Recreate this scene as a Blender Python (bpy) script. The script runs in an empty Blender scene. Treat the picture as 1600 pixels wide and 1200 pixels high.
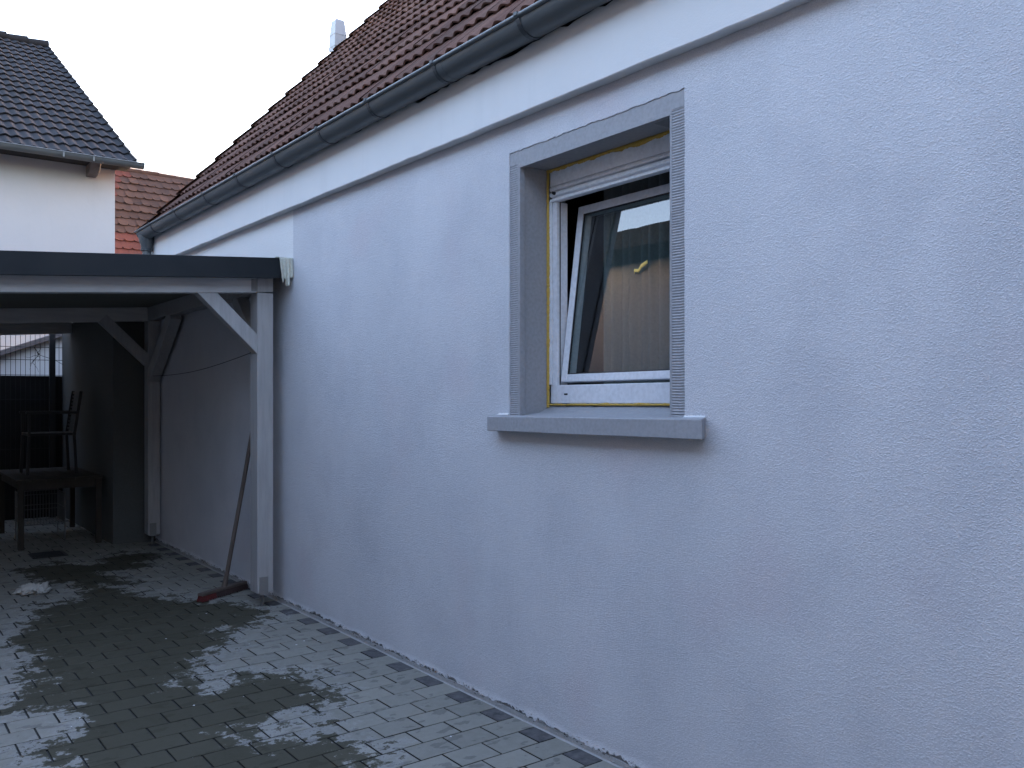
import bpy, bmesh, math, random
from mathutils import Vector, Matrix
R = math.radians
random.seed(7)
sc = bpy.context.scene
C = sc.collection

# ------------------------------------------------------------------ camera, sky, sun, exposure
CX, CH, YAW = -2.55, 1.55, 37.28
cam = bpy.data.cameras.new('camera'); co = bpy.data.objects.new('camera', cam); C.objects.link(co)
co.location = (CX, 0, CH); co.rotation_euler = (R(90), 0, R(-YAW))
cam.sensor_width = 36; cam.lens = 36*1370/1600; cam.shift_y = 11/1600
cam.clip_start = 0.05; cam.clip_end = 1000
sc.camera = co

SUN_EL, SUN_AZ = 4.5, 84.0          # azimuth clockwise from +Y
w = bpy.data.worlds.new('World'); sc.world = w; w.use_nodes = True
nt = w.node_tree; nt.nodes.clear()
sky = nt.nodes.new('ShaderNodeTexSky'); sky.sky_type = 'NISHITA'; sky.sun_disc = False
sky.sun_elevation = R(SUN_EL); sky.sun_rotation = R(SUN_AZ)
sky.air_density = 1.0; sky.dust_density = 2.5; sky.ozone_density = 1.6
bg = nt.nodes.new('ShaderNodeBackground'); bg.inputs[1].default_value = 0.15
ow = nt.nodes.new('ShaderNodeOutputWorld')
wb_ = nt.nodes.new('ShaderNodeMix'); wb_.data_type = 'RGBA'; wb_.blend_type = 'MULTIPLY'      # camera white balance
wb_.inputs[0].default_value = 1; wb_.inputs[7].default_value = (1.11, .88, .865, 1)
nt.links.new(sky.outputs[0], wb_.inputs[6]); nt.links.new(wb_.outputs[2], bg.inputs[0]); nt.links.new(bg.outputs[0], ow.inputs[0])
sl = bpy.data.lights.new('sun', 'SUN'); so = bpy.data.objects.new('sun', sl); C.objects.link(so)
sl.energy = 0.5; sl.angle = R(10); sl.color = (1, .86, .7)
dv = Vector((math.sin(R(SUN_AZ))*math.cos(R(SUN_EL)), math.cos(R(SUN_AZ))*math.cos(R(SUN_EL)), math.sin(R(SUN_EL))))
so.rotation_euler = dv.to_track_quat('Z', 'Y').to_euler(); so.location = (0, 30, 20)
sc.view_settings.view_transform = 'Standard'; sc.view_settings.look = 'None'
sc.view_settings.exposure = 4.75; sc.view_settings.gamma = 1

# ------------------------------------------------------------------ helpers
class MB:
    def __init__(s): s.v = []; s.f = []
    def add(s, vs, fs):
        n = len(s.v); s.v += [tuple(v) for v in vs]; s.f += [tuple(i+n for i in f) for f in fs]
    def box(s, x0, x1, y0, y1, z0, z1):
        s.add([(x0,y0,z0),(x1,y0,z0),(x1,y1,z0),(x0,y1,z0),(x0,y0,z1),(x1,y0,z1),(x1,y1,z1),(x0,y1,z1)],
              [(0,3,2,1),(4,5,6,7),(0,1,5,4),(1,2,6,5),(2,3,7,6),(3,0,4,7)])
    def beam(s, a, b, w, h, side=None):
        a, b = Vector(a), Vector(b); d = (b-a).normalized()
        u = Vector(side) if side else Vector((0,0,1)).cross(d)
        if u.length < 1e-3: u = Vector((1,0,0))
        u.normalize(); v = d.cross(u).normalized(); u = v.cross(d)
        P = []
        for p in (a, b):
            for sx, sy in ((-1,-1),(1,-1),(1,1),(-1,1)): P.append(p + u*w*.5*sx + v*h*.5*sy)
        s.add(P, [(3,2,1,0),(4,5,6,7),(0,1,5,4),(1,2,6,5),(2,3,7,6),(3,0,4,7)])
    def tube(s, pts, r, n=8, caps=True):
        pts = [Vector(p) for p in pts]; rings = []
        base = len(s.v); V = []; F = []
        up = None
        for i, p in enumerate(pts):
            d = (pts[min(i+1, len(pts)-1)] - pts[max(i-1, 0)]).normalized()
            if up is None: up = d.orthogonal().normalized()
            else: up = (up - d*up.dot(d)).normalized()
            q = d.cross(up); rr = r[i] if isinstance(r, (list, tuple)) else r
            for k in range(n):
                a = 2*math.pi*k/n; V.append(p + up*math.cos(a)*rr + q*math.sin(a)*rr)
        for i in range(len(pts)-1):
            for k in range(n):
                F.append((i*n+k, i*n+(k+1)%n, (i+1)*n+(k+1)%n, (i+1)*n+k))
        if caps:
            F.append(tuple(range(n))[::-1]); F.append(tuple((len(pts)-1)*n+k for k in range(n)))
        s.add(V, F)
    def prism(s, pts, ax, a0, a1):
        """extrude a 2D polygon along axis ax ('x': pts=(y,z), 'y': pts=(x,z), 'z': pts=(x,y))"""
        mk = {'x': lambda p, a: (a, p[0], p[1]), 'y': lambda p, a: (p[0], a, p[1]), 'z': lambda p, a: (p[0], p[1], a)}[ax]
        n = len(pts)
        s.add([mk(p, a0) for p in pts] + [mk(p, a1) for p in pts],
              [tuple(range(n))[::-1], tuple(range(n, 2*n))] + [(i, (i+1) % n, n+(i+1) % n, n+i) for i in range(n)])
    def build(s, name, mat, parent=None, bevel=0, smooth=False, label=None, seg=2):
        me = bpy.data.meshes.new(name); me.from_pydata(s.v, [], s.f); me.update()
        bm = bmesh.new(); bm.from_mesh(me); bmesh.ops.recalc_face_normals(bm, faces=bm.faces); bm.to_mesh(me); bm.free()
        me.materials.append(mat)
        if smooth:
            me.shade_smooth()
            try: me.set_sharp_from_angle(angle=R(40))
            except Exception: pass
        o = bpy.data.objects.new(name, me); C.objects.link(o)
        if parent: o.parent = parent; o.matrix_parent_inverse = parent_inv(parent)
        if bevel:
            m = o.modifiers.new('bevel', 'BEVEL'); m.width = bevel; m.segments = seg; m.limit_method = 'ANGLE'; m.angle_limit = R(40)
        if label: o['label'] = label
        return o
def parent_inv(p):
    m = Matrix.Identity(4); q = p
    chain = []
    while q: chain.append(q); q = q.parent
    for q in reversed(chain): m = m @ q.matrix_parent_inverse @ Matrix.Translation(q.location)
    return m.inverted()
def thing(name, label, cat, loc=(0,0,0), group=None):
    o = bpy.data.objects.new(name, None); C.objects.link(o); o.location = loc; o.empty_display_size = .2
    return tag(o, label, cat, group)
def tag(o, label, cat, group=None, kind=None):
    o['label'] = label; o['category'] = cat
    if group: o['group'] = group
    if kind: o['kind'] = kind
    return o

# ------------------------------------------------------------------ materials
class NT:
    def __init__(s, name):
        s.m = bpy.data.materials.new(name); s.m.use_nodes = True; s.t = s.m.node_tree
        s.b = s.t.nodes['Principled BSDF']; s.geo = None
    def n(s, typ, **kw):
        x = s.t.nodes.new(typ)
        for k, v in kw.items(): setattr(x, k, v)
        return x
    def l(s, a, b): s.t.links.new(a, b)
    def pos(s):
        if not s.geo: s.geo = s.n('ShaderNodeNewGeometry')
        return s.geo.outputs['Position']
    def noise(s, scale, detail=4, rough=.55, stretch=None, vec=None):
        x = s.n('ShaderNodeTexNoise'); x.inputs['Scale'].default_value = scale
        x.inputs['Detail'].default_value = detail; x.inputs['Roughness'].default_value = rough
        v = vec or s.pos()
        if stretch:
            mp = s.n('ShaderNodeMapping'); mp.inputs['Scale'].default_value = stretch; s.l(v, mp.inputs[0]); v = mp.outputs[0]
        s.l(v, x.inputs['Vector']); return x.outputs['Fac']
    def ramp(s, fac, stops, interp='LINEAR'):
        x = s.n('ShaderNodeValToRGB'); cr = x.color_ramp; cr.interpolation = interp
        while len(cr.elements) < len(stops): cr.elements.new(.5)
        for e, (p, c) in zip(cr.elements, stops):
            e.position = p; e.color = (c, c, c, 1) if isinstance(c, (int, float)) else (*c, 1)
        s.l(fac, x.inputs[0]); return x.outputs[0]
    def math(s, op, a, b=None, clamp=False):
        x = s.n('ShaderNodeMath', operation=op); x.use_clamp = clamp
        for i, q in enumerate((a, b)):
            if q is None: continue
            if isinstance(q, (int, float)): x.inputs[i].default_value = q
            else: s.l(q, x.inputs[i])
        return x.outputs[0]
    def mix(s, fac, a, b, blend='MIX'):
        x = s.n('ShaderNodeMix', data_type='RGBA', blend_type=blend)
        for i, q in ((0, fac), (6, a), (7, b)):
            if isinstance(q, (int, float)): x.inputs[i].default_value = q
            elif isinstance(q, tuple): x.inputs[i].default_value = (*q, 1)
            else: s.l(q, x.inputs[i])
        return x.outputs[2]
    def sep(s):
        x = s.n('ShaderNodeSeparateXYZ'); s.l(s.pos(), x.inputs[0]); return x.outputs
    def bump(s, h, strength=.5, dist=.01, prev=None):
        x = s.n('ShaderNodeBump'); x.inputs['Strength'].default_value = strength; x.inputs['Distance'].default_value = dist
        s.l(h, x.inputs['Height'])
        if prev: s.l(prev, x.inputs['Normal'])
        return x.outputs[0]
    def out(s, col=None, rough=None, nor=None, **kw):
        if col is not None:
            if isinstance(col, tuple): s.b.inputs['Base Color'].default_value = (*col, 1)
            else: s.l(col, s.b.inputs['Base Color'])
        if rough is not None:
            if isinstance(rough, (int, float)): s.b.inputs['Roughness'].default_value = rough
            else: s.l(rough, s.b.inputs['Roughness'])
        if nor is not None: s.l(nor, s.b.inputs['Normal'])
        for k, v in kw.items(): s.b.inputs[k.replace('_', ' ')].default_value = v
        return s.m

def painted(name, col, var=.12, rough=.55, scale=3, bump=.15, bscale=60, grain=None, **kw):
    """base colour with soft blotches, small dirt and a fine surface relief"""
    t = NT(name)
    a = t.noise(scale, 5); b = t.noise(bscale, 3, stretch=grain)
    lo = tuple(c*(1-var) for c in col); hi = tuple(min(1, c*(1+var)) for c in col)
    c = t.mix(a, lo, hi)
    c = t.mix(t.ramp(b, [(.3, 1), (.62, 0)]), c, tuple(x*.85 for x in col))
    r = t.ramp(a, [(.3, max(0, rough-.08)), (.7, min(1, rough+.08))])
    return t.out(c, r, t.bump(b, bump, .004), **kw)

def m_stucco():
    t = NT('grey_painted_stucco'); x, y, z = t.sep()
    # granular plaster relief: two grain sizes, slightly drawn out sideways by the float
    g1 = t.noise(210, 3, .65, (1, .78, 1.15)); g2 = t.noise(55, 4, .6, (1, .7, 1.1)); big = t.noise(2.2, 5, .6); blot = t.noise(.9, 3, .5, (1, 1, .45))
    vor = t.n('ShaderNodeTexVoronoi', feature='F1'); vor.inputs['Scale'].default_value = 150
    mpv = t.n('ShaderNodeMapping'); mpv.inputs['Scale'].default_value = (1, .8, 1.2); t.l(t.pos(), mpv.inputs[0])
    wob = t.n('ShaderNodeMix', data_type='RGBA'); wob.inputs[0].default_value = .012
    nzv = t.n('ShaderNodeTexNoise'); nzv.inputs['Scale'].default_value = 90; t.l(t.pos(), nzv.inputs['Vector'])
    t.l(mpv.outputs[0], wob.inputs[6]); t.l(nzv.outputs['Color'], wob.inputs[7]); t.l(wob.outputs[2], vor.inputs['Vector'])
    gr = t.ramp(vor.outputs['Distance'], [(.10, 1), (.62, 0)], 'EASE')
    h = t.math('ADD', t.math('MULTIPLY', gr, .42), t.math('ADD', t.math('MULTIPLY', g1, .35), t.math('MULTIPLY', g2, .75)))
    # depth of relief varies over the wall
    nor = t.bump(h, .62, .0055); nor = t.bump(big, .25, .02, nor)
    base = t.mix(t.ramp(blot, [(.35, 0), (.65, 1)]), (.47, .485, .52), (.525, .537, .572))
    base = t.mix(t.math('MULTIPLY', t.ramp(big, [(.36, 1), (.54, 0)]), .28), base, (.34, .36, .41))
    st_ = t.noise(3.2, 5, .6, (1, 1, .22)); base = t.mix(t.math('MULTIPLY', t.ramp(st_, [(.56, 0), (.74, 1)]), .14), base, (.36, .375, .41))
    # pinkish remains of primer in a few soft spots
    pk = t.ramp(t.noise(1.7, 2, .4, (1, 1, 1)), [(.60, 0), (.72, 1)])
    base = t.mix(t.math('MULTIPLY', pk, .30), base, (.47, .41, .45))
    # relief shading put into the colour: hollows darker, grain crests lighter
    base = t.mix(t.math('MULTIPLY', t.ramp(g1, [(.30, 1), (.50, 0)]), .55), base, (.26, .28, .335))
    base = t.mix(t.math('MULTIPLY', gr, .22), base, (.62, .635, .665))
    # whiter fresh paint along the ragged foot of the wall
    foot = t.math('ADD', z, t.math('MULTIPLY', t.noise(5, 3), -.07))
    base = t.mix(t.math('MULTIPLY', t.ramp(foot, [(.0, 1), (.03, 0)]), .6), base, (.72, .74, .78))
    # old white paint over the carport roof
    m = t.math('MULTIPLY', t.math('GREATER_THAN', t.math('ADD', y, t.math('MULTIPLY', t.noise(40, 2), .012)), 5.935), t.math('GREATER_THAN', z, 2.44))
    base = t.mix(m, base, (.60, .61, .62))
    return t.out(base, .82, nor)

def m_oldwhite(name='old_white_plaster', col=(.60, .61, .62), hang=True):
    t = NT(name); a = t.noise(1.3, 5, .6, (1, 1, 1)); g = t.noise(150, 3, .6); st = t.noise(7, 4, .6, (1, 1, .12))
    base = t.mix(t.ramp(a, [(.3, 0), (.7, 1)]), tuple(c*.95 for c in col), col)
    base = t.mix(t.math('MULTIPLY', t.ramp(st, [(.55, 0), (.75, 1)]), .22), base, tuple(c*.78 for c in col))
    n = t.bump(g, .28, .003); n = t.bump(t.noise(9, 3), .2, .01, n)
    return t.out(base, .85, n)

def m_tile(name, c0, c1, c2, moss, along='y', tw=.224):
    t = NT(name)
    at = t.n('ShaderNodeAttribute', attribute_name='tone'); f = at.outputs['Fac']
    c = t.ramp(f, [(0, c0), (.5, c1), (1, c2)])
    g = t.noise(90, 4, .65); b = t.noise(5, 5, .65)
    c = t.mix(t.math('MULTIPLY', t.ramp(b, [(.48, 0), (.7, 1)]), .55), c, moss)
    c = t.mix(t.math('MULTIPLY', t.ramp(g, [(.3, 1), (.55, 0)]), .5), c, tuple(x*.55 for x in c1))
    return t.out(c, .8, t.bump(g, .5, .003), Specular_IOR_Level=.10)

def m_paver():
    t = NT('concrete_pavers'); x, y, z = t.sep()
    tone = t.n('ShaderNodeAttribute', attribute_name='tone').outputs['Fac']
    wet = t.n('ShaderNodeAttribute', attribute_name='wet').outputs['Fac']
    c = t.ramp(tone, [(0, (.045, .045, .05)), (.10, (.06, .06, .066)), (.2, (.160, .158, .138)), (.6, (.198, .196, .172)), (1, (.245, .240, .208))])
    fine = t.noise(260, 3, .7); mid = t.noise(22, 5, .65); lo = t.noise(3, 4)
    c = t.mix(t.math('MULTIPLY', t.ramp(fine, [(.3, 1), (.5, 0)]), .4), c, (.09, .09, .095))
    c = t.mix(t.math('MULTIPLY', t.ramp(mid, [(.35, 0), (.7, 1)]), .25), c, (.30, .295, .29))
    # dark spots spilled beside the puddle
    sp = t.noise(9.5, 3, .5, (1, 1.6, 1)); spot = t.ramp(sp, [(.60, 0), (.625, 1)])
    near = t.ramp(wet, [(.25, 0), (.5, 1)])
    c = t.mix(t.math('MULTIPLY', spot, .45), c, (.07, .068, .07))
    # water: field 0.5 = edge, broken up by noise drawn out along the broom strokes
    n1 = t.noise(2.6, 4, .6, (.8, 1.4, 1)); n2 = t.noise(11, 6, .70, (1.05, 1, 1)); n3 = t.noise(36, 4, .7)
    e = t.math('ADD', wet, t.math('ADD', t.math('MULTIPLY', t.math('SUBTRACT', n1, .5), .50), t.math('ADD', t.math('MULTIPLY', t.math('SUBTRACT', n2, .5), .62), t.math('MULTIPLY', t.math('SUBTRACT', n3, .5), .26))))
    w_ = t.ramp(e, [(.478, 0), (.520, 1)])
    c = t.mix(t.math('MULTIPLY', w_, .80), c, (.024, .022, .010))
    # dried chalky rim just outside the water
    rim = t.ramp(e, [(.40, 0), (.485, 1), (.492, 0)])
    c = t.mix(t.math('MULTIPLY', rim, .25), c, (.36, .37, .40))
    # paint specks
    vo = t.n('ShaderNodeTexVoronoi', feature='DISTANCE_TO_EDGE'); vo2 = t.n('ShaderNodeTexVoronoi', feature='F1')
    vo2.inputs['Scale'].default_value = 8.5; t.l(t.pos(), vo2.inputs['Vector'])
    t.t.nodes.remove(vo)
    sz = t.math('MULTIPLY', t.ramp(t.noise(4, 2), [(.45, 0), (.75, 1)]), .10)
    d = t.math('LESS_THAN', t.math('ADD', vo2.outputs['Distance'], t.math('MULTIPLY', t.noise(60, 2), .03)), t.math('ADD', sz, .012))
    c = t.mix(d, c, (.62, .63, .66))
    r = t.math('SUBTRACT', .88, t.math('MULTIPLY', w_, .22))
    c = t.mix(t.ramp(t.math('MULTIPLY', z, -100), [(.16, 0), (.23, 1)]), c, (.018, .018, .017))
    n = t.bump(fine, .35, .002); n = t.bump(mid, .3, .004, n)
    t.l(t.math('SUBTRACT', .22, t.math('MULTIPLY', w_, .14)), t.b.inputs['Specular IOR Level'])
    return t.out(c, r, n)

def m_metal(name, col, rough=.4, metallic=.0, var=.1, scale=6, spec=.5):
    t = NT(name); a = t.noise(scale, 5, .6); b = t.noise(50, 3)
    c = t.mix(a, tuple(x*(1-var) for x in col), tuple(x*(1+var) for x in col))
    r = t.ramp(a, [(.3, rough-.06), (.7, rough+.12)])
    return t.out(c, r, t.bump(a, .08, .01), Metallic=metallic, Specular_IOR_Level=spec)

def m_glass():
    m = bpy.data.materials.new('window_glass'); m.use_nodes = True; t = m.node_tree; t.nodes.clear()
    o = t.nodes.new('ShaderNodeOutputMaterial'); mx = t.nodes.new('ShaderNodeMixShader')
    tr = t.nodes.new('ShaderNodeBsdfTransparent'); tr.inputs[0].default_value = (.62, .70, .70, 1)
    gl = t.nodes.new('ShaderNodeBsdfGlossy'); gl.inputs['Roughness'].default_value = .006; gl.inputs[0].default_value = (.95, .97, 1, 1)
    lf = t.nodes.new('ShaderNodeLayerWeight'); lf.inputs[0].default_value = .5
    pw = t.nodes.new('ShaderNodeMath'); pw.operation = 'POWER'; pw.inputs[1].default_value = 5; t.links.new(lf.outputs['Facing'], pw.inputs[0])
    lw = t.nodes.new('ShaderNodeMath'); lw.operation = 'MULTIPLY_ADD'; lw.inputs[1].default_value = .87; lw.inputs[2].default_value = .12; t.links.new(pw.outputs[0], lw.inputs[0])
    nz = t.nodes.new('ShaderNodeTexNoise'); nz.inputs['Scale'].default_value = 3; bp = t.nodes.new('ShaderNodeBump')
    bp.inputs['Strength'].default_value = .02; bp.inputs['Distance'].default_value = .01
    t.links.new(nz.outputs[0], bp.inputs['Height']); t.links.new(bp.outputs[0], gl.inputs['Normal'])
    t.links.new(lw.outputs[0], mx.inputs[0]); t.links.new(tr.outputs[0], mx.inputs[1]); t.links.new(gl.outputs[0], mx.inputs[2])
    t.links.new(mx.outputs[0], o.inputs[0]); return m

M = dict(
    stucco=m_stucco(), white=m_oldwhite(), nwhite=m_oldwhite('neighbour_white_render', (.42, .425, .435)),
    masonry=painted('bare_concrete', (.22, .225, .24), .2, .9, 6, .6, 70),
    plinth=painted('pale_mortar', (.34, .34, .34), .35, .95, 60, .9, 220),
    trimgrey=painted('grey_window_surround_paint', (.27, .278, .30), .05, .62, 4, .05, 60),
    pvc=painted('white_pvc', (.60, .62, .66), .04, .38, 8, .03, 50),
    slat=painted('greyed_white_shutter', (.70, .74, .80), .07, .45, 8, .05, 40),
    foam=painted('yellow_mounting_foam', (.46, .30, .06), .3, .9, 40, .8, 160),
    dark=painted('black_gasket', (.012, .012, .014), .1, .6),
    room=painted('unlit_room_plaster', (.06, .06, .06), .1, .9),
    curtain=painted('grey_green_curtain', (.16, .18, .18), .1, .9, 6, .2, 80),
    glass=m_glass(),
    gutter=m_metal('weathered_anthracite_zinc', (.088, .100, .108), .45, .3, .15, 5),
    strap=m_metal('dark_gutter_strap', (.045, .052, .06), .45, .3),
    rooftile=m_tile('red_brown_concrete_tile', (.050, .023, .017), (.076, .036, .027), (.112, .058, .044), (.056, .040, .032)),
    darktile=m_tile('anthracite_concrete_tile', (.010, .012, .016), (.014, .016, .021), (.019, .021, .027), (.014, .015, .018)),
    clay=None,
    timber=painted('grey_painted_timber', (.30, .30, .305), .13, .6, 3, .45, 42, (1, 1, .10)),
    timberx=painted('grey_painted_beam', (.38, .38, .385), .13, .6, 3, .45, 42, (.10, 1, 1)),
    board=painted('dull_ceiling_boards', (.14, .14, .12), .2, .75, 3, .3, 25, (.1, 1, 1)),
    fascia=m_metal('anthracite_fascia_sheet', (.009, .012, .015), .62, .0, .08, spec=.25),
    felt=painted('dark_roofing_felt', (.06, .06, .062), .2, .9, 5, .6, 90),
    zinc=m_metal('dull_zinc_plate', (.16, .16, .16), .6, 0, .1),
    galv=m_metal('galvanised_steel', (.15, .15, .15), .45, .7, .2, 30),
    steel=m_metal('brushed_stainless_steel', (.25, .26, .28), .45, .5, .03, 1),
    film=painted('milky_masking_film', (.55, .56, .50), .12, .45, 14, .3, 60),
    black=painted('black_coated_steel', (.010, .011, .013), .2, .6),
    panel=painted('black_privacy_board', (.012, .012, .013), .3, .85),
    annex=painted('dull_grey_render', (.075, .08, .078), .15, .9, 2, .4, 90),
    tablewood=painted('dark_weathered_table_wood', (.028, .022, .016), .3, .8, 8, .3, 40, (1, 1, .2)),
    oldwood=painted('worn_brown_wood', (.085, .065, .055), .3, .7, 8, .3, 40, (1, 1, .2)),
    redbrush=painted('faded_red_bristles', (.11, .016, .015), .3, .8, 30, .6, 200),
    darkbrush=painted('dirty_dark_bristles', (.05, .03, .028), .4, .9, 30, .6, 200),
    rag=painted('off_white_rag', (.42, .41, .38), .12, .95, 12, .4, 120),
    purlin=painted('weathered_purlin', (.11, .095, .095), .2, .8, 6, .3, 40),
    beige=painted('beige_house_render', (.18, .208, .235), .06, .9, 1.5, .3, 90),
    soil=painted('joint_sand', (.035, .036, .036), .3, .95, 30, .5, 200),
    street=painted('packed_gravel_ground', (.13, .125, .115), .25, .95, 2, .5, 60),
    tape=painted('yellow_masking_tape', (.66, .47, .12), .12, .7, 30, .2, 80),
    mortar=painted('white_ridge_mortar', (.62, .60, .57), .1, .9, 20, .5, 60),
)
def m_clay():
    t = NT('plain_clay_tiles'); x, y, z = t.sep()
    f = t.n('ShaderNodeAttribute', attribute_name='tone').outputs['Fac']
    c = t.ramp(f, [(0, (.024, .016, .015)), (.35, (.034, .022, .020)), (.70, (.047, .030, .026)), (.80, (.050, .019, .017)), (1, (.066, .024, .021))])
    g = t.noise(30, 4, .65); b = t.noise(2.2, 5, .65)
    c = t.mix(t.math('MULTIPLY', t.ramp(b, [(.45, 0), (.7, 1)]), .4), c, (.04, .028, .024))
    return t.out(c, .8, t.bump(g, .5, .004), Specular_IOR_Level=.12)
M['clay'] = m_clay()

def set_tone(o, vals, name='tone'):
    a = o.data.attributes.new(name, 'FLOAT', 'POINT')
    a.data.foreach_set('value', vals)

# ------------------------------------------------------------------ ground
g = MB(); g.add([(-300,-300,-.012),(300,-300,-.012),(300,300,-.012),(-300,300,-.012)], [(0,1,2,3)])
tag(g.build('ground', M['street']), 'flat gravelly ground around the houses', 'ground', kind='structure')

# outline of the water on the paving, metres (x, y) on the ground
F_, VX_, HY_ = 1370., -243., 611.
TH = math.atan((800-VX_)/F_); c_, s_ = math.cos(TH), math.sin(TH)
WET = [(-1.94,8.42),(-1.77,8.77),(-1.1,8.4),(-.6,8.9),(-.2,8.6),(-.35,8.1),(-.7,8.0),(-.7,7.5)]
def G(px, py):
    X = (px-800)/F_; Z = (HY_-py)/F_; t = -CH/Z
    return (CX+(X*c_+s_)*t, (c_-X*s_)*t)
WET = [G(*p) for p in [(28,893),(77,877),(150,880),(190,862),(240,868),(235,885),(180,893),(205,912),(165,915),(190,925),(250,930),(275,925),
 (270,940),(340,938),(405,952),(400,975),(345,985),(350,1006),(310,1018),(325,1040),(285,1055),(245,1068),(310,1064),(335,1074),(400,1052),
 (460,1048),(485,1058),(515,1075),(515,1100),(490,1110),(440,1118),(385,1150),(430,1155),(480,1150),(545,1165),(570,1185),(580,1230),(600,1290),
 (60,1290),(70,1215),(100,1190),(50,1180),(100,1140),(120,1125),(90,1110),(20,1105),(10,1085),(60,1075),(100,1060),(45,1055),(60,1040),(35,1020),
 (15,1010),(20,985),(40,965),(60,945),(140,930),(110,912),(60,905)]]
def wetfield(x, y):
    inside = False; dmin = 9
    n = len(WET)
    for i in range(n):
        x1, y1 = WET[i]; x2, y2 = WET[(i+1) % n]
        if (y1 > y) != (y2 > y) and x < (x2-x1)*(y-y1)/(y2-y1)+x1: inside = not inside
        dx, dy = x2-x1, y2-y1
        t = max(0, min(1, ((x-x1)*dx+(y-y1)*dy)/(dx*dx+dy*dy+1e-9)))
        d = math.hypot(x-x1-t*dx, y-y1-t*dy); dmin = min(dmin, d)
    dmin = min(dmin, .6)
    return .5 + (dmin if inside else -dmin)*.75

pv = MB(); tone = []; wet = []
PX, PY, J = .205, .1533, .0055
rows = range(-24, 74)
for k in rows:
    y0 = 2.70 + k*PY; y1 = y0 + PY
    darkrow = (k % 2 == 0)
    edges = [-.012]
    if darkrow: edges.append(-.112)
    while edges[-1] > -5.3: edges.append(edges[-1]-PX)
    for i in range(len(edges)-1):
        xa, xb = edges[i+1]+J, edges[i]-J*.3
        isdark = darkrow and i == 0
        tn = random.uniform(.0, .09) if isdark else min(1, max(.22, random.gauss(.55, .13)))
        dz = random.gauss(0, .00035); tx = random.gauss(0, .0004); ty = random.gauss(0, .0004)
        jx, jy = random.gauss(0, .0008), random.gauss(0, .0008)
        b = .0025
        ya, yb = y0+J*.5+jy, y1-J*.5+jy; xa += jx; xb += jx
        n0 = len(pv.v)
        nx, ny = 4, 3
        V = []; 
        xs = [xa+b+(xb-xa-2*b)*q/(nx-1) for q in range(nx)]; ys = [ya+b+(yb-ya-2*b)*q/(ny-1) for q in range(ny)]
        for yy in ys:
            for xx in xs: V.append((xx, yy, dz + tx*(xx-xa)/PX + ty*(yy-ya)/PY))
        Fc = [(a*nx+q, a*nx+q+1, (a+1)*nx+q+1, (a+1)*nx+q) for a in range(ny-1) for q in range(nx-1)]
        # bevel ring and skirt
        ring = [q for q in range(nx)] + [a*nx+nx-1 for a in range(1, ny)] + [(ny-1)*nx+q for q in range(nx-2, -1, -1)] + [a*nx for a in range(ny-2, 0, -1)]
        m = len(V); cxm, cym = (xa+xb)/2, (ya+yb)/2
        for q in ring:
            x, y, z = V[q]; V.append((xa if abs(x-xs[0])<1e-6 else xb if abs(x-xs[-1])<1e-6 else x, ya if abs(y-ys[0])<1e-6 else yb if abs(y-ys[-1])<1e-6 else y, z-.0026))
        for q in range(len(ring)): x, y, z = V[m+q]; V.append((x, y, -.011))
        L = len(ring)
        for q in range(L):
            q2 = (q+1) % L
            Fc.append((ring[q2], ring[q], m+q, m+q2)); Fc.append((m+q2, m+q, m+L+q, m+L+q2))
        pv.add(V, Fc); tone += [tn]*len(V)
        wf = [wetfield(v[0], v[1]) if (v[1] > 1 and v[0] > -4) else 0 for v in V[:m]]
        wet += wf + [wf[q] for q in ring]*2
drive = pv.build('driveway', m_paver())
set_tone(drive, tone); set_tone(drive, wet, 'wet')
tag(drive, 'grey concrete paver driveway, partly wet', 'driveway', kind='structure')
s = MB(); s.add([(-5.3,-1.1,-.0075),(.0,-1.1,-.0075),(0,14.0,-.0075),(-5.3,14.0,-.0075)], [(0,1,2,3)])
tag(s.build('joint_sand', M['soil']), 'dark sand in the joints between the pavers', 'ground', kind='structure')

# ------------------------------------------------------------------ the house with the stucco wall
house = thing('house', 'pale grey stucco house with red-brown tiled roof, long gutter and deep-set window', 'house', (2, 3, 0))
Y0, Y1, XE, ZT = -3.0, 9.42, 7.6, 3.16       # wall ends, far side, wall top
TILT = .011                                    # the window is set a touch out of level
def zt(y): return TILT*(2.8-y)
OY0, OY1, OZ0, OZ1 = 2.333, 3.305, 1.40, 2.635   # opening
SY0, SY1, SZ1 = 2.263, 3.371, 2.700             # outer edge of painted surround

def wall_strips(mb, x0, x1, hy0, hy1, hz0, hz1, zb=0, zt_=ZT):
    mb.box(x0, x1, Y0, hy0, zb, zt_); mb.box(x0, x1, hy1, Y1, zb, zt_)
    mb.box(x0, x1, hy0, hy1, zb, hz0); mb.box(x0, x1, hy0, hy1, hz1, zt_)
mb = MB(); wall_strips(mb, .0105, .30, OY0, OY1, OZ0-.03, OZ1)
mb.box(.30, XE, Y1-.25, Y1, 0, 3.2); mb.box(.30, XE, Y0, Y0+.25, 0, 3.2); mb.box(XE, XE+.3, Y0, Y1, 0, 3.2)
mb.prism([(.30, 3.2), (XE, 3.2), (3.95, 7.3)], 'y', Y1-.25, Y1-.005); mb.prism([(.30, 3.2), (XE, 3.2), (3.95, 7.3)], 'y', Y0+.005, Y0+.25)
wall = mb.build('wall', M['masonry'], house)
mb = MB(); mb.box(3.7, 8.0, 9.44, 13.6, 0, 5.7); mb.build('sun_blocker', M['masonry'], house)  # added unseen block, keeps low sun off the house across the driveway

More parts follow.
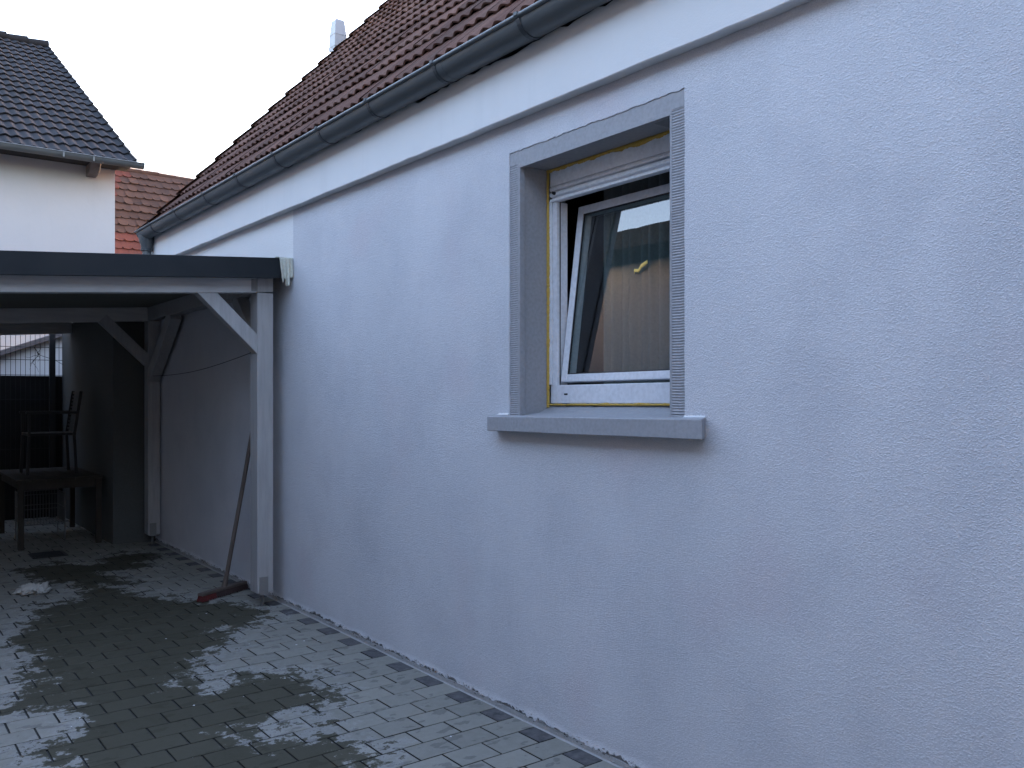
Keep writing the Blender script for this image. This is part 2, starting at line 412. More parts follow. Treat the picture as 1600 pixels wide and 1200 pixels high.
# render coat with ragged foot and ragged edge round the window surround
def ragged(p0, p1, step, amp, rnd):
    (a, b), (c, d) = p0, p1; L = math.hypot(c-a, d-b); n = max(1, int(L/step)); nx, nz = -(d-b)/L, (c-a)/L
    out = []; v = 0
    for i in range(n):
        t = i/n; v = v*.6 + rnd.gauss(0, amp); out.append((a+(c-a)*t+nx*v, b+(d-b)*t+nz*v))
    return out
rn = random.Random(3)
outer = []
foot = []; y = Y0; v = 0
while y < Y1:
    v = v*.66 + rn.gauss(0, .0062)
    z = .030 + max(-.012, min(.02, v)); foot.append((y, z)); y += rn.uniform(.006, .016)
foot[0] = (Y0, .03); foot.append((Y1, .03))
outer = foot + [(Y1, ZT), (Y0, ZT)]
zb = 1.42
inner = ragged((SY0, zb+zt(SY0)), (SY0, SZ1+zt(SY0)), .012, .0008, rn) + ragged((SY0, SZ1+zt(SY0)), (SY1, SZ1+zt(SY1)), .010, .0016, rn) \
      + ragged((SY1, SZ1+zt(SY1)), (SY1, zb+zt(SY1)), .012, .0008, rn) + [(SY1, zb+zt(SY1))]
bm = bmesh.new()
def loop(pts, x):
    vs = [bm.verts.new((x, p[0], p[1])) for p in pts]
    return [bm.edges.new((vs[i], vs[(i+1) % len(vs)])) for i in range(len(vs))]
es = loop(outer, 0) + loop(inner, 0)
bmesh.ops.triangle_fill(bm, edges=es, use_beauty=True, use_dissolve=False)
bmesh.ops.recalc_face_normals(bm, faces=bm.faces)
fs = list(bm.faces)
ext = bmesh.ops.extrude_face_region(bm, geom=fs)
for q in ext['geom']:
    if isinstance(q, bmesh.types.BMVert): q.co.x += .0100
bmesh.ops.recalc_face_normals(bm, faces=bm.faces)
me = bpy.data.meshes.new('render_coat'); bm.to_mesh(me); bm.free(); me.materials.append(M['stucco'])
o = bpy.data.objects.new('render_coat', me); C.objects.link(o); o.parent = house; o.matrix_parent_inverse = parent_inv(house)
# crumbs of plaster squeezed out at the foot
cb = MB()
for i in range(900):
    y = rn.uniform(1.2, 9.3); z = rn.uniform(.004, .045); r = rn.uniform(.002, .006)
    c = Vector((-.001-r*.2, y, z)); P = [c+Vector((rn.uniform(-1, 1), rn.uniform(-1.6, 1.6), rn.uniform(-1, 1)))*r for _ in range(5)]
    cb.add(P, [(0,1,2),(0,2,3),(0,3,4),(1,2,4),(2,3,4),(0,1,4)])
cb.build('plaster_crumbs', M['plinth'], house)['kind'] = 'stuff'
cb = MB()  # dark flakes stand in for shade in the pits of the plaster edge
for i in range(520):
    y = rn.uniform(1.2, 9.3); z = rn.uniform(.012, .040); r = rn.uniform(.002, .0065)
    c = Vector((-.0005, y, z)); P = [c+Vector((rn.uniform(-.4, .4), rn.uniform(-1.8, 1.8), rn.uniform(-.9, .9)))*r for _ in range(5)]
    cb.add(P, [(0,1,2),(0,2,3),(0,3,4),(1,2,4),(2,3,4),(0,1,4)])
cb.build('dark_pits', M['soil'], house)['kind'] = 'stuff'
# base strip
sp = MB(); sp.box(.001, .0098, Y0, Y1, -.01, .020); sp.build('plinth_strip', M['plinth'], house, bevel=.001)
ks = MB(); ks.add([(-.014,Y0,-.003),(.004,Y0,-.001),(.004,Y1,-.001),(-.014,Y1,-.003)], [(0,1,2,3)]); ks.build('kerb_mortar', M['plinth'], house)

# projecting band under the eaves, thick old plaster with a wavy lower arris
bd = MB(); rb = random.Random(11); n = 260; V = []; v = 0; vt = 0
for i in range(n+1):
    y = Y0+(Y1-Y0)*i/n; v = v*.93 + rb.gauss(0, .0011); vt = vt*.5+rb.gauss(0, .007)
    zb_ = 2.838 + v
    V += [(-.0015, y, zb_+.003), (-.057, y, zb_), (-.061, y, zb_+.004), (-.061, y, 3.135+min(.016, max(-.016, vt))), (-.0015, y, 3.16)]
bd.add(V, [(i*5+k, i*5+k+1, (i+1)*5+k+1, (i+1)*5+k) for i in range(n) for k in range(4)] + [(0,1,2,3,4), tuple(n*5+k for k in (4,3,2,1,0))])
bd.build('eaves_band', M['white'], house, smooth=True)

# eaves boarding; shade of the gap under the gutter put into its black
eb = MB(); eb.box(-.045, .30, Y0, Y1, 3.165, 3.20); eb.build('eaves_board', M['panel'], house)

# tiled roof
def tile_roof(name, mat, parent, org, ua, uu, un, width, nrows, gauge, wave, amp, lip, thick=.012, samples=6, jit=.002, per_tile=2, seed=1, taper=.35, scallop=0, tonef=None, shift=False):
    rd = random.Random(seed); org, ua, uu, un = Vector(org), Vector(ua).normalized(), Vector(uu).normalized(), Vector(un).normalized()
    mb = MB(); tn = []
    tw = wave*per_tile; nt_ = int(round(width/tw))
    for r in range(nrows):
        off = (tw*.5 if (shift and r % 2) else 0)
        for t_ in range(nt_+ (1 if shift else 0)):
            a0 = t_*tw - off
            j = rd.gauss(0, jit); sl = rd.gauss(0, jit*1.5); sk = rd.gauss(0, jit*.7)
            ns = samples*per_tile; V = []
            tv = tonef(a0, r, rd) if tonef else min(1, max(0, rd.gauss(.5, .2)))
            gap = tw*.006
            for k in range(ns+1):
                u = k/ns; a = min(width, max(0, a0 + gap + (tw-2*gap)*u)); ph = (a0+tw*u)/wave
                p = (.5+.5*math.cos(2*math.pi*ph)); p = p**.8*amp
                sc_ = -scallop*math.sqrt(max(0, 1-(2*u-1)**2)) if scallop else 0
                lo = r*gauge + sl + sc_; hi = (r+1)*gauge + lip*1.2
                zl = lip + p + j + sk*(u-.5); zh = .004 + p*taper
                V += [org+ua*a+uu*hi+un*zh, org+ua*a+uu*lo+un*zl, org+ua*a+uu*(lo-.001)+un*(zl-thick), org+ua*a+uu*(lo+gauge*.5)+un*(zl-thick-lip*.42)]
            mb.add(V, [(k*4+q, k*4+q+1, (k+1)*4+q+1, (k+1)*4+q) for k in range(ns) for q in range(3)]); tn += [tv]*len(V)
    # under-sheet so no light comes through
    mb.add([org+un*(-.02), org+ua*width+un*(-.02), org+ua*width+uu*(nrows*gauge)+un*(-.02), org+uu*(nrows*gauge)+un*(-.02)], [(0,1,2,3)]); tn += [0]*4
    me = bpy.data.meshes.new(name); me.from_pydata([tuple(v) for v in mb.v], [], mb.f); me.update(); me.materials.append(mat); me.shade_smooth()
    try: me.set_sharp_from_angle(angle=R(50))
    except Exception: pass
    o = bpy.data.objects.new(name, me); C.objects.link(o); o.parent = parent; o.matrix_parent_inverse = parent_inv(parent)
    set_tone(o, tn); return o
SL = 1.085; SLA = math.atan(SL)
RX0 = -.115; RZ0 = 3.295+SL*RX0
def htone(a, r, rd): return min(1, max(0, rd.gauss(.5, .30)))
roof = tile_roof('roof', M['rooftile'], house, (RX0, 9.50, RZ0), (0,-1,0), (1,0,SL), (-SL,0,1), 12.54, 20, .296, .112, .020, .019, .012, 7, .0022, 2, 5, tonef=htone)
# verge tiles: turned-down edge along the gable
vg = MB(); uu = Vector((1,0,SL)).normalized(); un = Vector((-SL,0,1)).normalized(); og = Vector((RX0, 9.50, RZ0))
for r in range(20):
    a = og+uu*(r*.296-.012); b = og+uu*((r+1)*.296+.03)
    vg.add([a+un*.062+Vector((0,-.03,0)), a+un*.055+Vector((0,.035,0)), a-un*.075+Vector((0,.042,0)), b+un*.034+Vector((0,-.03,0)), b+un*.027+Vector((0,.030,0)), b-un*.09+Vector((0,.036,0)),
            a+un*.045+Vector((0,-.03,0)), a-un*.075+Vector((0,.025,0)), b-un*.09+Vector((0,.020,0))],
           [(0,1,4,3),(1,2,5,4),(0,6,7,2,1),(2,7,8,5)])
ve = vg.build('verge_tiles', M['rooftile'], roof); set_tone(ve, [.2]*len(ve.data.vertices))
# far slope and ridge
fr = MB(); rx = RX0+20*.296*math.cos(SLA); rz = RZ0+20*.296*math.sin(SLA)
fr.add([(rx, Y0, rz+.02), (rx, 9.5, rz+.02), (8.1, 9.5, 3.05), (8.1, Y0, 3.05)], [(0,1,2,3)])
e = fr.build('far_slope', M['rooftile'], roof); set_tone(e, [.5]*4)
rt = MB(); rt.tube([(rx, Y0, rz), (rx, 9.52, rz)], .13, 12); e = rt.build('ridge_tiles', M['rooftile'], roof, smooth=True); set_tone(e, [.4]*len(e.data.vertices))

# gutter: half round, beaded front lip, straps
GX, GR = -.127, .079
def gz(y): return 3.160+(9.36-y)*.0052
def half_pipe(mb, ys, r, thick, zf, a0=180, a1=360, n=14, cx=GX):
    V = []; k2 = 2*(n+1)
    for y in ys:
        for rr in (r, r-thick):
            for k in range(n+1):
                a = R(a0+(a1-a0)*k/n); V.append((cx+rr*math.cos(a), y, zf(y)+rr*math.sin(a)))
    Fc = []
    for i in range(len(ys)-1):
        for q in range(n):
            A = i*k2; B = (i+1)*k2
            Fc.append((A+q, A+q+1, B+q+1, B+q)); Fc.append((A+n+1+q+1, A+n+1+q, B+n+1+q, B+n+1+q+1))
        Fc.append((A, A+n+1, B+n+1, B)); Fc.append((A+n, B+n, B+2*n+1, A+2*n+1))
    for e in (0, len(ys)-1):
        A = e*k2
        for q in range(n): Fc.append((A+q, A+q+1, A+n+1+q+1, A+n+1+q))
    mb.add(V, Fc)
gt = MB(); half_pipe(gt, [Y0, 0, 3.727, 6.514, 9.36], GR, .0022, gz)
V = [(GX+GR*math.cos(R(180+180*k/14)), 9.361, gz(9.36)+GR*math.sin(R(180+180*k/14))) for k in range(15)]
gt.add(V+[(v[0], 9.364, v[2]) for v in V], [tuple(range(15)), tuple(range(15, 30))[::-1]])
gutter = gt.build('gutter', M['gutter'], house, smooth=True)
bead = MB(); bead.tube([(GX-GR-.004, y, gz(y)-.002) for y in (Y0, 0, 3, 6, 9.365)], .0105, 10); bead.build('lip_bead', M['gutter'], gutter, smooth=True)
BR = [8.839,8.067,7.268,6.514,5.79,5.074,4.428,3.727,3.036,2.34,1.64,.94,.24,-.46]
proto = None
for y in BR:
    b = MB(); half_pipe(b, [-.013, .013], GR+.0042, .0036, lambda q: 0, cx=0)
    b.box(-GR-.018, -GR+.012, -.012, .012, -.004, .011)
    b.box(GR-.002, GR+.03, -.012, .012, -.02, .012)
    if proto is None:
        proto = b.build('bracket', M['strap'], gutter); q = proto
    else:
        q = proto.copy(); C.objects.link(q); q.parent = gutter
    q.matrix_parent_inverse = parent_inv(gutter); q.location = (GX, y, gz(y))
# sheet laps
for y in (3.727-.045, 6.514+.05):
    lp = MB(); half_pipe(lp, [y-.02, y+.02], GR+.0016, .0012, gz); lp.build('sheet_lap', M['gutter'], gutter, smooth=True)
# outlet and downpipe
dp = MB(); dp.tube([(GX, 9.27, 3.115), (GX, 9.27, 3.06), (GX+.004, 9.275, 3.02), (GX+.006, 9.28, 2.975)], [.076, .072, .056, .053], 20)
dpo = dp.build('downpipe', M['gutter'], house, smooth=True)
dp = MB(); dp.tube([(GX+.006, 9.28, 2.985), (GX+.006, 9.28, 2.36)], .043, 20); dp.build('pipe', M['gutter'], dpo, smooth=True)
cl_ = MB(); cl_.tube([(GX+.006, 9.28, 2.985), (GX+.006, 9.28, 2.965)], .058, 20); cl_.build('clamp', M['strap'], dpo, smooth=True)

# stainless flue outside the far gable
fx, fy = 2.30, 9.92
fl = MB(); fl.tube([(fx, fy, 2.4), (fx, fy, 5.74)], .068, 20)
flo = fl.build('flue', M['steel'], house, smooth=True, label='bright stainless flue pipe rising behind the tiled roof')
fc = MB()
fc.tube([(fx, fy, 5.70), (fx, fy, 5.715), (fx, fy, 5.72), (fx, fy, 5.745)], [.068, .082, .092, .092], 20)
hh = [(5.745, .085, .085), (5.93, .080, .080), (6.11, .060, .060), (6.125, .045, .05)]
for i in range(3):
    (za, wa, da), (zb2, wb, db) = hh[i], hh[i+1]
    fc.add([(fx-wa, fy-da, za), (fx+wa, fy-da, za), (fx+wa, fy+da, za), (fx-wa, fy+da, za), (fx-wb, fy-db, zb2), (fx+wb, fy-db, zb2), (fx+wb, fy+db, zb2), (fx-wb, fy+db, zb2)],
           [(0,1,5,4),(1,2,6,5),(2,3,7,6),(3,0,4,7)] + ([(3,2,1,0)] if i == 0 else []) + ([(4,5,6,7)] if i == 2 else []))
fc.box(fx-.083, fx+.083, fy-.083, fy+.083, 5.925, 5.932); fc.box(fx-.088, fx+.088, fy-.088, fy+.088, 5.775, 5.785)
fc.build('flue_cap', M['steel'], flo, bevel=.004)

# ------------------------------------------------------------------ the window
def Wp(x, y, z): return (x, y, z+zt(y))
class WB(MB):
    def add(s, vs, fs): MB.add(s, [Wp(*v) for v in vs], fs)
# frame (the part)
FY0, FY1, FZ0, FZ1 = OY0+.012, OY1-.020, 1.495, 2.600
XF = .188
fb = WB()
fb.box(XF, XF+.07, FY0, FY0+.045, FZ0, 2.47); fb.box(XF, XF+.07, FY1-.045, FY1, FZ0, 2.47)
fb.box(XF, XF+.07, FY0+.045, FY1-.045, FZ0, FZ0+.088)
window = fb.build('window', M['pvc'], house, bevel=.003)
# outer guide rails in front of the jambs (thin lips)
for a in (FY0, FY1-.018):
    gr = WB(); gr.box(XF-.010, XF-.001, a, a+.018, FZ0+.09, 2.475); gr.build('guide_rail', M['pvc'], window, bevel=.002)
for a in (FY0+.0455, FY1-.0475):
    ga = WB(); ga.box(XF+.018, XF+.023, a, a+.002, FZ0+.0885, 2.47); ga.build('gasket', M['dark'], window)
bx = WB(); bx.box(XF-.002, XF+.09, FY0-.004, FY1+.004, 2.548, FZ1+.022); sb = bx.build('shutter_box', M['slat'], window, bevel=.003)
sl_ = WB()
prof = [(XF+.004, 2.470), (XF-.010, 2.473), (XF-.011, 2.484), (XF+.004, 2.489), (XF+.006, 2.493), (XF-.010, 2.498), (XF-.012, 2.506), (XF-.009, 2.515), (XF+.004, 2.518), (XF+.005, 2.521), (XF-.010, 2.5245), (XF-.012, 2.533), (XF-.008, 2.543), (XF+.006, 2.5475), (XF+.02, 2.5475), (XF+.02, 2.470)]
V = []
for y in (FY0+.006, FY1-.006): V += [(p[0], y, p[1]) for p in prof]
n = len(prof); sl_.add(V, [tuple(range(n)), tuple(range(n, 2*n))[::-1]] + [(i, (i+1) % n, n+(i+1) % n, n+i) for i in range(n)])
sl_.build('shutter_slats', M['slat'], window)
cf = WB(); cf.tube([(XF-.012, FY1-.035, 2.512), (XF-.020, FY1-.035, 2.512)], .006, 10); cf.tube([(XF-.012, FY1-.044, 2.508), (XF-.018, FY1-.044, 2.508)], .008, 10)
cf.build('shutter_stop', M['dark'], window, smooth=True)
dr = WB(); dr.box(XF-.0012, XF-.0002, FY1-.125, FY1-.100, FZ0+.040, FZ0+.048); dr.build('drain_slot', M['dark'], window)
# tilted sash: hinged at its bottom edge, top leaning into the room
HZ = FZ0+.104; HX = XF+.012; ANG = R(7.6); SH = .865
PY0, PY1 = FY0+.052, FY1-.060
def S(u, y, v):          # u: depth from outer face, v: height up the sash
    return Wp(HX+u*math.cos(ANG)+v*math.sin(ANG), y, HZ-u*math.sin(ANG)+v*math.cos(ANG))
class SB(MB):
    def add(s, vs, fs): MB.add(s, [S(*v) for v in vs], fs)
W_ = .040
ss = SB(); ss.box(0, .06, PY0, PY0+W_, 0, SH); ss.box(0, .06, PY1-W_, PY1, 0, SH); ss.box(0, .06, PY0+W_, PY1-W_, 0, W_*.9); ss.box(0, .06, PY0+W_, PY1-W_, SH-W_, SH)
ss.build('sash', M['pvc'], window, bevel=.0035)
sg = SB(); t_ = .005
sg.box(.004, .012, PY0+W_, PY0+W_+t_, W_*.9, SH-W_); sg.box(.004, .012, PY1-W_-t_, PY1-W_, W_*.9, SH-W_)
sg.box(.004, .012, PY0+W_+t_, PY1-W_-t_, W_*.9, W_*.9+t_); sg.box(.004, .012, PY0+W_+t_, PY1-W_-t_, SH-W_-t_, SH-W_)
sg.build('glazing_gasket', M['dark'], window)
pn = SB(); pn.add([(.013, PY0+W_, W_*.9), (.013, PY1-W_, W_*.9), (.013, PY1-W_, SH-W_), (.013, PY0+W_, SH-W_)], [(0,1,2,3)])
pn.build('pane', M['glass'], window)
# yellow foam seam
rf = random.Random(4)
def seam(path, wid, x0, amp, dirv, step=.008):
    fo = WB()
    (y0, z0), (y1, z1) = path; L = math.hypot(y1-y0, z1-z0); n = int(L/step); V = []; v = 0
    for i in range(n+1):
        t = i/n; v = v*.85+rf.gauss(0, amp); y = y0+(y1-y0)*t; z = z0+(z1-z0)*t
        wv = max(.002, wid+v); bx_ = x0+rf.gauss(0, .0008)
        V += [(bx_, y, z), (bx_-.003, y+dirv[0]*wv*.5, z+dirv[1]*wv*.5), (bx_+.002, y+dirv[0]*wv, z+dirv[1]*wv)]
    fo.add(V, [(i*3+k, i*3+k+1, (i+1)*3+k+1, (i+1)*3+k) for i in range(n) for k in range(2)])
    fo.build('foam_seam', M['foam'], window)
seam(((OY1-.001, 1.475), (OY1-.001, 2.63)), .021, XF-.012, .0010, (-1, 0))
seam(((OY0+.001, 1.475), (OY0+.001, 2.63)), .014, XF-.004, .0008, (1, 0))
seam(((OY0+.01, OZ1-.004), (OY1-.01, OZ1-.004)), .016, XF-.010, .0018, (0, -1))
seam(((OY0+.01, 1.485), (OY1-.01, 1.485)), .010, XF-.004, .0012, (0, 1))
pass
# smeared foam left on the soffit
# painted surround: flat head, combed jambs, reveals with a small rebate
su = WB(); x0, x1 = .004, .0102
su.box(x0, x1, SY0-.004, SY1+.004, OZ1, SZ1+.004)
sur = su.build('surround', M['trimgrey'], house, bevel=.001)
rc = random.Random(8)
for (ya, yb) in ((OY1, SY1+.004), (SY0-.004, OY0)):
    cj = WB()
    z = 1.425; V = []; zz = []
    while z < OZ1-.0005:
        p = rc.uniform(.0098, .0116)
        zz += [(z, 0, rc.gauss(0, .0004)), (z+p*.30, .0052, rc.gauss(0, .0006)), (z+p*.5, .006, 0), (z+p*.85, .0010, 0)]; z += p
    zz.append((OZ1, 0, 0))
    rws = 6
    drift = [rc.gauss(0, .0007) for _ in range(rws)]
    for (z, d, _) in zz:
        for k in range(rws):
            V.append((.0035+d*rc.uniform(.75, 1.0)*.5, ya+(yb-ya)*k/(rws-1), min(OZ1, z+drift[k]*(1 if 1.44 < z < 2.6 else 0))))
    m = len(zz); cj.add(V, [(i*rws+k, i*rws+k+1, (i+1)*rws+k+1, (i+1)*rws+k) for i in range(m-1) for k in range(rws-1)])
    cj.build('combed_jamb', M['trimgrey'], sur)
rv = WB()
# reveals: (front bead) then set-back face
rv.box(.0035, .034, OY1-.0125, OY1+.002, 1.42, OZ1-.018); rv.box(.034, .198, OY1-.0035, OY1+.002, 1.42, OZ1-.004)
rv.box(.0035, .034, OY0-.002, OY0+.0095, 1.42, OZ1-.018); rv.box(.034, .198, OY0-.002, OY0+.0035, 1.42, OZ1-.004)
rv.box(.0035, .030, OY0-.002, OY1+.002, OZ1-.018, OZ1+.002); rv.box(.0302, .200, OY0-.002, OY1+.002, OZ1-.0035, OZ1+.002)
rv.build('reveal', M['trimgrey'], sur, bevel=.0015)
# sill: projecting, its line a little off level as in the old masonry
sv = MB()
ys = [2.124, 2.4, 2.8, 3.2, 3.470]; rs = random.Random(2)
V = []
for i, y in enumerate(ys):
    t = (y-2.104)/1.366; top = 1.4455-.017*t+rs.gauss(0, .001); bot = 1.372-.014*t+rs.gauss(0, .0012)
    yb_ = y+.036 if i == 0 else y; V += [(-.062, y, bot), (-.062, y, top), (.0, yb_, top+.006), (.0, yb_, bot+.001)]
sv.add(V, [(i*4+k, i*4+(k+1) % 4, (i+1)*4+(k+1) % 4, (i+1)*4+k) for i in range(4) for k in range(4)]+[(0,1,2,3),(16,19,18,17)])
si = sv.build('sill', M['trimgrey'], house, bevel=.004, seg=3)
st = MB(); n = 30; V = []
for i in range(n+1):
    y = OY0+(OY1-OY0)*i/n
    for k in range(7):
        x = .0005+.197*k/6; V.append((x, y, 1.4405-.012*(y-2.1)+.006 + x*.12 + max(0, x-.14)*.35 + rs.gauss(0, .0008)))
st.add(V, [(i*7+k, i*7+k+1, (i+1)*7+k+1, (i+1)*7+k) for i in range(n) for k in range(6)])
st.build('sill_slope', M['trimgrey'], si, smooth=True)
# splashes of white paint where sill meets wall
rr = random.Random(12)
for (ya, yb) in ((3.372, 3.455), (2.160, 2.262)):
    sw = MB()
    n = 24; V = []
    for i in range(n+1):
        y = ya+(yb-ya)*i/n; t = (y-2.104)/1.366; top = 1.4455-.017*t+.0072
        a = rr.uniform(.003, .010); b = rr.uniform(.003, .010)
        V += [(-.0012, y, top+b), (-.003, y, top+.003), (-.004-a, y, top-.0005-a*.1)]
    sw.add(V, [(i*3+k, i*3+k+1, (i+1)*3+k+1, (i+1)*3+k) for i in range(n) for k in range(2)])
    sw.build('paint_smear', M['white'], si, smooth=True)
# room behind
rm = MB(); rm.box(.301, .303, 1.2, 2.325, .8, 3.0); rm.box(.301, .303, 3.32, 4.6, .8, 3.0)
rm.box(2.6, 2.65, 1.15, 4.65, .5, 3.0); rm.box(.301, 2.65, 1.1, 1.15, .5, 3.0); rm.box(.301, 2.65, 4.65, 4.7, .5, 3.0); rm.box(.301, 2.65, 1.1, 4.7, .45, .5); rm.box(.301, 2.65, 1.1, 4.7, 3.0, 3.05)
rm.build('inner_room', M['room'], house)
cu = MB(); n = 160; V = []
for i in range(n+1):
    y = 2.15+.97*i/n; x = .40+.018*math.sin(i*.62)+.010*math.sin(i*.27+1)
    V += [(x, y, 1.2), (x*.99+.004, y, 2.75)]
cu.add(V, [(i*2, i*2+1, i*2+3, i*2+2) for i in range(n)])
cu.build('curtain', M['curtain'], window, smooth=True)

# scrap of tape stuck to the pane
tp = MB(); c0 = Vector(S(.010, 2.62, .60))
def TPp(a, b, lift): 
    p = Vector(S(.011-lift, 0, 0)) - Vector(S(.011, 0, 0))
    return p
pts = [(0,0,.002),(-.012,.006,.012),(-.03,.004,.004),(-.052,.020,.014),(-.078,.040,.003)]
V = []
for (dy, dz, l) in pts:
    for ww in (-.008, .008):
        V.append(S(.008-l, 2.800+dy+ww*.3, .488+dz+ww))
tp.add(V, [(i*2, i*2+1, i*2+3, i*2+2) for i in range(4)])
to = tp.build('masking_tape_scrap', M['tape'], smooth=True)
m_ = to.modifiers.new('t', 'SOLIDIFY'); m_.thickness = .0006
tag(to, 'crumpled yellow scrap of masking tape stuck on the window pane', 'tape')

# ------------------------------------------------------------------ annex behind the carport
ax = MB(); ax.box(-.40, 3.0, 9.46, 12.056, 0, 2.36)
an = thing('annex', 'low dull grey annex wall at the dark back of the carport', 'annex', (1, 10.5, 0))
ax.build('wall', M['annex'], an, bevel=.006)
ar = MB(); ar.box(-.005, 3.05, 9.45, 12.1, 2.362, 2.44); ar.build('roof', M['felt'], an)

# ------------------------------------------------------------------ carport
cp = thing('carport', 'grey timber carport with flat roof and dark metal fascia beside the wall', 'carport', (-1.8, 6.2, 0))
FALL = .066
def cz(x): return FALL*(x+.09)
class KB(MB):      # everything of the roof falls away from the house
    def add(s, vs, fs): MB.add(s, [(v[0], v[1], v[2]+cz(v[0])) for v in vs], fs)
k = KB(); k.box(-4.4, -.012, 5.965, 11.62, 2.43, 2.478); k.build('roof', M['felt'], cp)
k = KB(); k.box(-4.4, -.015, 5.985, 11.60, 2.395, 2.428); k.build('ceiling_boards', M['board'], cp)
k = KB(); k.box(-4.42, -.085, 5.938, 5.962, 2.350, 2.494); k.box(-4.42, -.085, 5.962, 6.02, 2.484, 2.494)
k.box(-4.42, -4.40, 5.962, 11.6, 2.350, 2.494)
k.build('fascia', M['fascia'], cp, bevel=.003)
for x in (-.30, -.93, -1.6, -2.3):
    sc_ = KB(); sc_.tube([(x, 5.99, 2.49), (x, 5.99, 2.500)], .006, 8); sc_.build('roof_screw', M['galv'], cp)
for y in (6.06, 9.22, 11.45):
    k = KB(); k.box(-4.2, -.217 if y < 7 else (-.128 if y < 10 else -.402), y, y+.11, 2.258, 2.394); k.build('beam', M['timberx'], cp, bevel=.005)
for x in (-.187, -3.45):
    k = KB(); k.prism([(x-.026, 6.061), (x+.092, 6.061), (x+.178, 9.20), (x+.178, 9.45), (x+.060, 9.45), (x+.060, 9.20)] if x > -1 else [(x-.026, 6.061), (x+.092, 6.061), (x+.150, 11.4), (x+.03, 11.4)], 'z', 2.262, 2.394)
    k.build('purlin', M['timber'], cp, bevel=.005)
bolt = None
for x_ in (-.187, -3.45):
    for y in (6.06, 9.20, 11.42):
        x = x_ - .026 if y < 7 else x_ + .058; dzx = cz(x+.06)
        if x_ > -1 and y > 11: continue          # the annex stands there
        p = MB(); p.box(x, x+.118, y, y+.14, .105, 2.256+dzx)
        po = p.build('post', M['timber'], cp, bevel=.005)
        sh = MB(); sh.box(x+.014, x+.078, y-.006, y+.0015, .100, .222); sh.box(x+.014, x+.10, y-.006, y+.12, .094, .1015)
        for a in range(3):
            for b_ in range(3): sh.tube([(x+.028+a*.018, y-.0055, .125+b_*.036), (x+.028+a*.018, y-.0092, .125+b_*.036)], .0048, 8)
        sh.build('post_shoe', M['zinc'], po, bevel=.0008)
        rd_ = MB(); rd_.tube([(x+.055, y+.05, .0), (x+.055, y+.05, .10)], .011, 12); rd_.build('anchor_rod', M['galv'], po, smooth=True)
# braces
def brace(a, b, w=.09, h=.100, side=(0,1,0)):
    q = MB(); q.beam(a, b, w, h, side); q.build('brace', M['timber'], cp, bevel=.004)
for y, dx in ((6.112, 0), (9.262, .055)):
    brace((-.60+dx, y, 2.262), (-.165+dx, y, 1.84))
brace((-.140, 6.17, 1.80), (-.137, 6.63, 2.262), side=(1,0,0))
brace((-.072, 9.25, 1.68), (-.095, 8.42, 2.275), w=.10, h=.13, side=(1,0,0))
# perforated connector plate between front beam and post
pl = MB(); pl.box(-.258, -.2185, 6.0565, 6.0585, 2.258, 2.345)
for z in (2.285, 2.312, 2.335): pl.tube([(-.248, 6.057, z), (-.248, 6.053, z)], .004, 8)
pl.build('connector_plate', M['zinc'], cp)
# masking film round the fascia end
fm = MB(); rr = random.Random(21); n = 26; m = 12; V = []
for i in range(n+1):
    u = i/n
    for j in range(m+1):
        v = j/m
        x = -.105+.02*v+ (.104-.02*v)*u
        L = .150 + (.028 if u < .22 else (.0 if u < .3 else (.05 if u < .72 else -.008)))*(1) + .006*math.sin(i*2.1)
        z = 2.499-L*v
        yy = 5.930 - .006*math.sin(u*21+v*1.5)*(.3+v) - .004*math.sin(u*47+2) + rr.gauss(0, .0006)
        V.append((min(x, -.0025), yy, z))
fm.add(V, [(i*(m+1)+j, i*(m+1)+j+1, (i+1)*(m+1)+j+1, (i+1)*(m+1)+j) for i in range(n) for j in range(m)])
V = [(-.13,5.931,2.498),(-.003,5.931,2.501),(-.003,6.05,2.501),(-.10,6.05,2.499)]; fm.add(V, [(0,1,2,3)])
fo_ = fm.build('masking_film', M['film'], smooth=True)
tag(fo_, 'milky masking film folded over the carport fascia end against the wall', 'plastic film')
m_ = fo_.modifiers.new('t', 'SOLIDIFY'); m_.thickness = .001

# clothes line between the posts
cb_ = MB(); P = []
a, b = Vector((-.20, 6.20, 1.83)), Vector((-.10, 9.19, 1.70))
for i in range(31):
    t = i/30; p = a.lerp(b, t); p.z -= .045*math.sin(math.pi*t); P.append(p)
cb_.tube(P, .0028, 6); cb_.tube([a+Vector((0,-.02,.03)), a+Vector((-.012,0,0)), a+Vector((.005,.02,-.03))], .004, 6)
tag(cb_.build('cord', M['dark'], smooth=True), 'thin dark cord sagging between the two carport posts', 'cord')

# ------------------------------------------------------------------ broom leaning behind the front post
br = thing('broom', 'old long-handled broom with red bristle head leaning beside the carport post', 'broom', (-.26, 6.61, 0))
ha, hb = Vector((-.475, 6.50, .055)), Vector((-.055, 6.735, .055)); hd = (hb-ha).normalized()
h = MB(); 
mid = ha.lerp(hb, .52)
h.beam(ha, hb, .055, .022); bl = h.build('head', M['oldwood'], br, bevel=.006)
bx = random.Random(5)
for nm, mt, t0, t1 in (('bristles', 'redbrush', 0.0, .30), ('bristles', 'darkbrush', .30, 1.0)):
    q = MB()
    for i in range(int(1500*(t1-t0))):
        t = bx.uniform(t0, t1); sd = bx.uniform(-.026, .026); p = ha.lerp(hb, t)+Vector((-hd.y, hd.x, 0))*sd; p.z = .046
        sp_ = .35*sd + bx.gauss(0, .006); e = p+Vector((-hd.y, hd.x, 0))*sp_*1.1 + hd*(bx.gauss(0, .007)+(t-.5)*.02); e.z = .004+abs(bx.gauss(0, .004))
        q.tube([p, e], .0016, 3, False)
    q.build(nm, M[mt], bl)
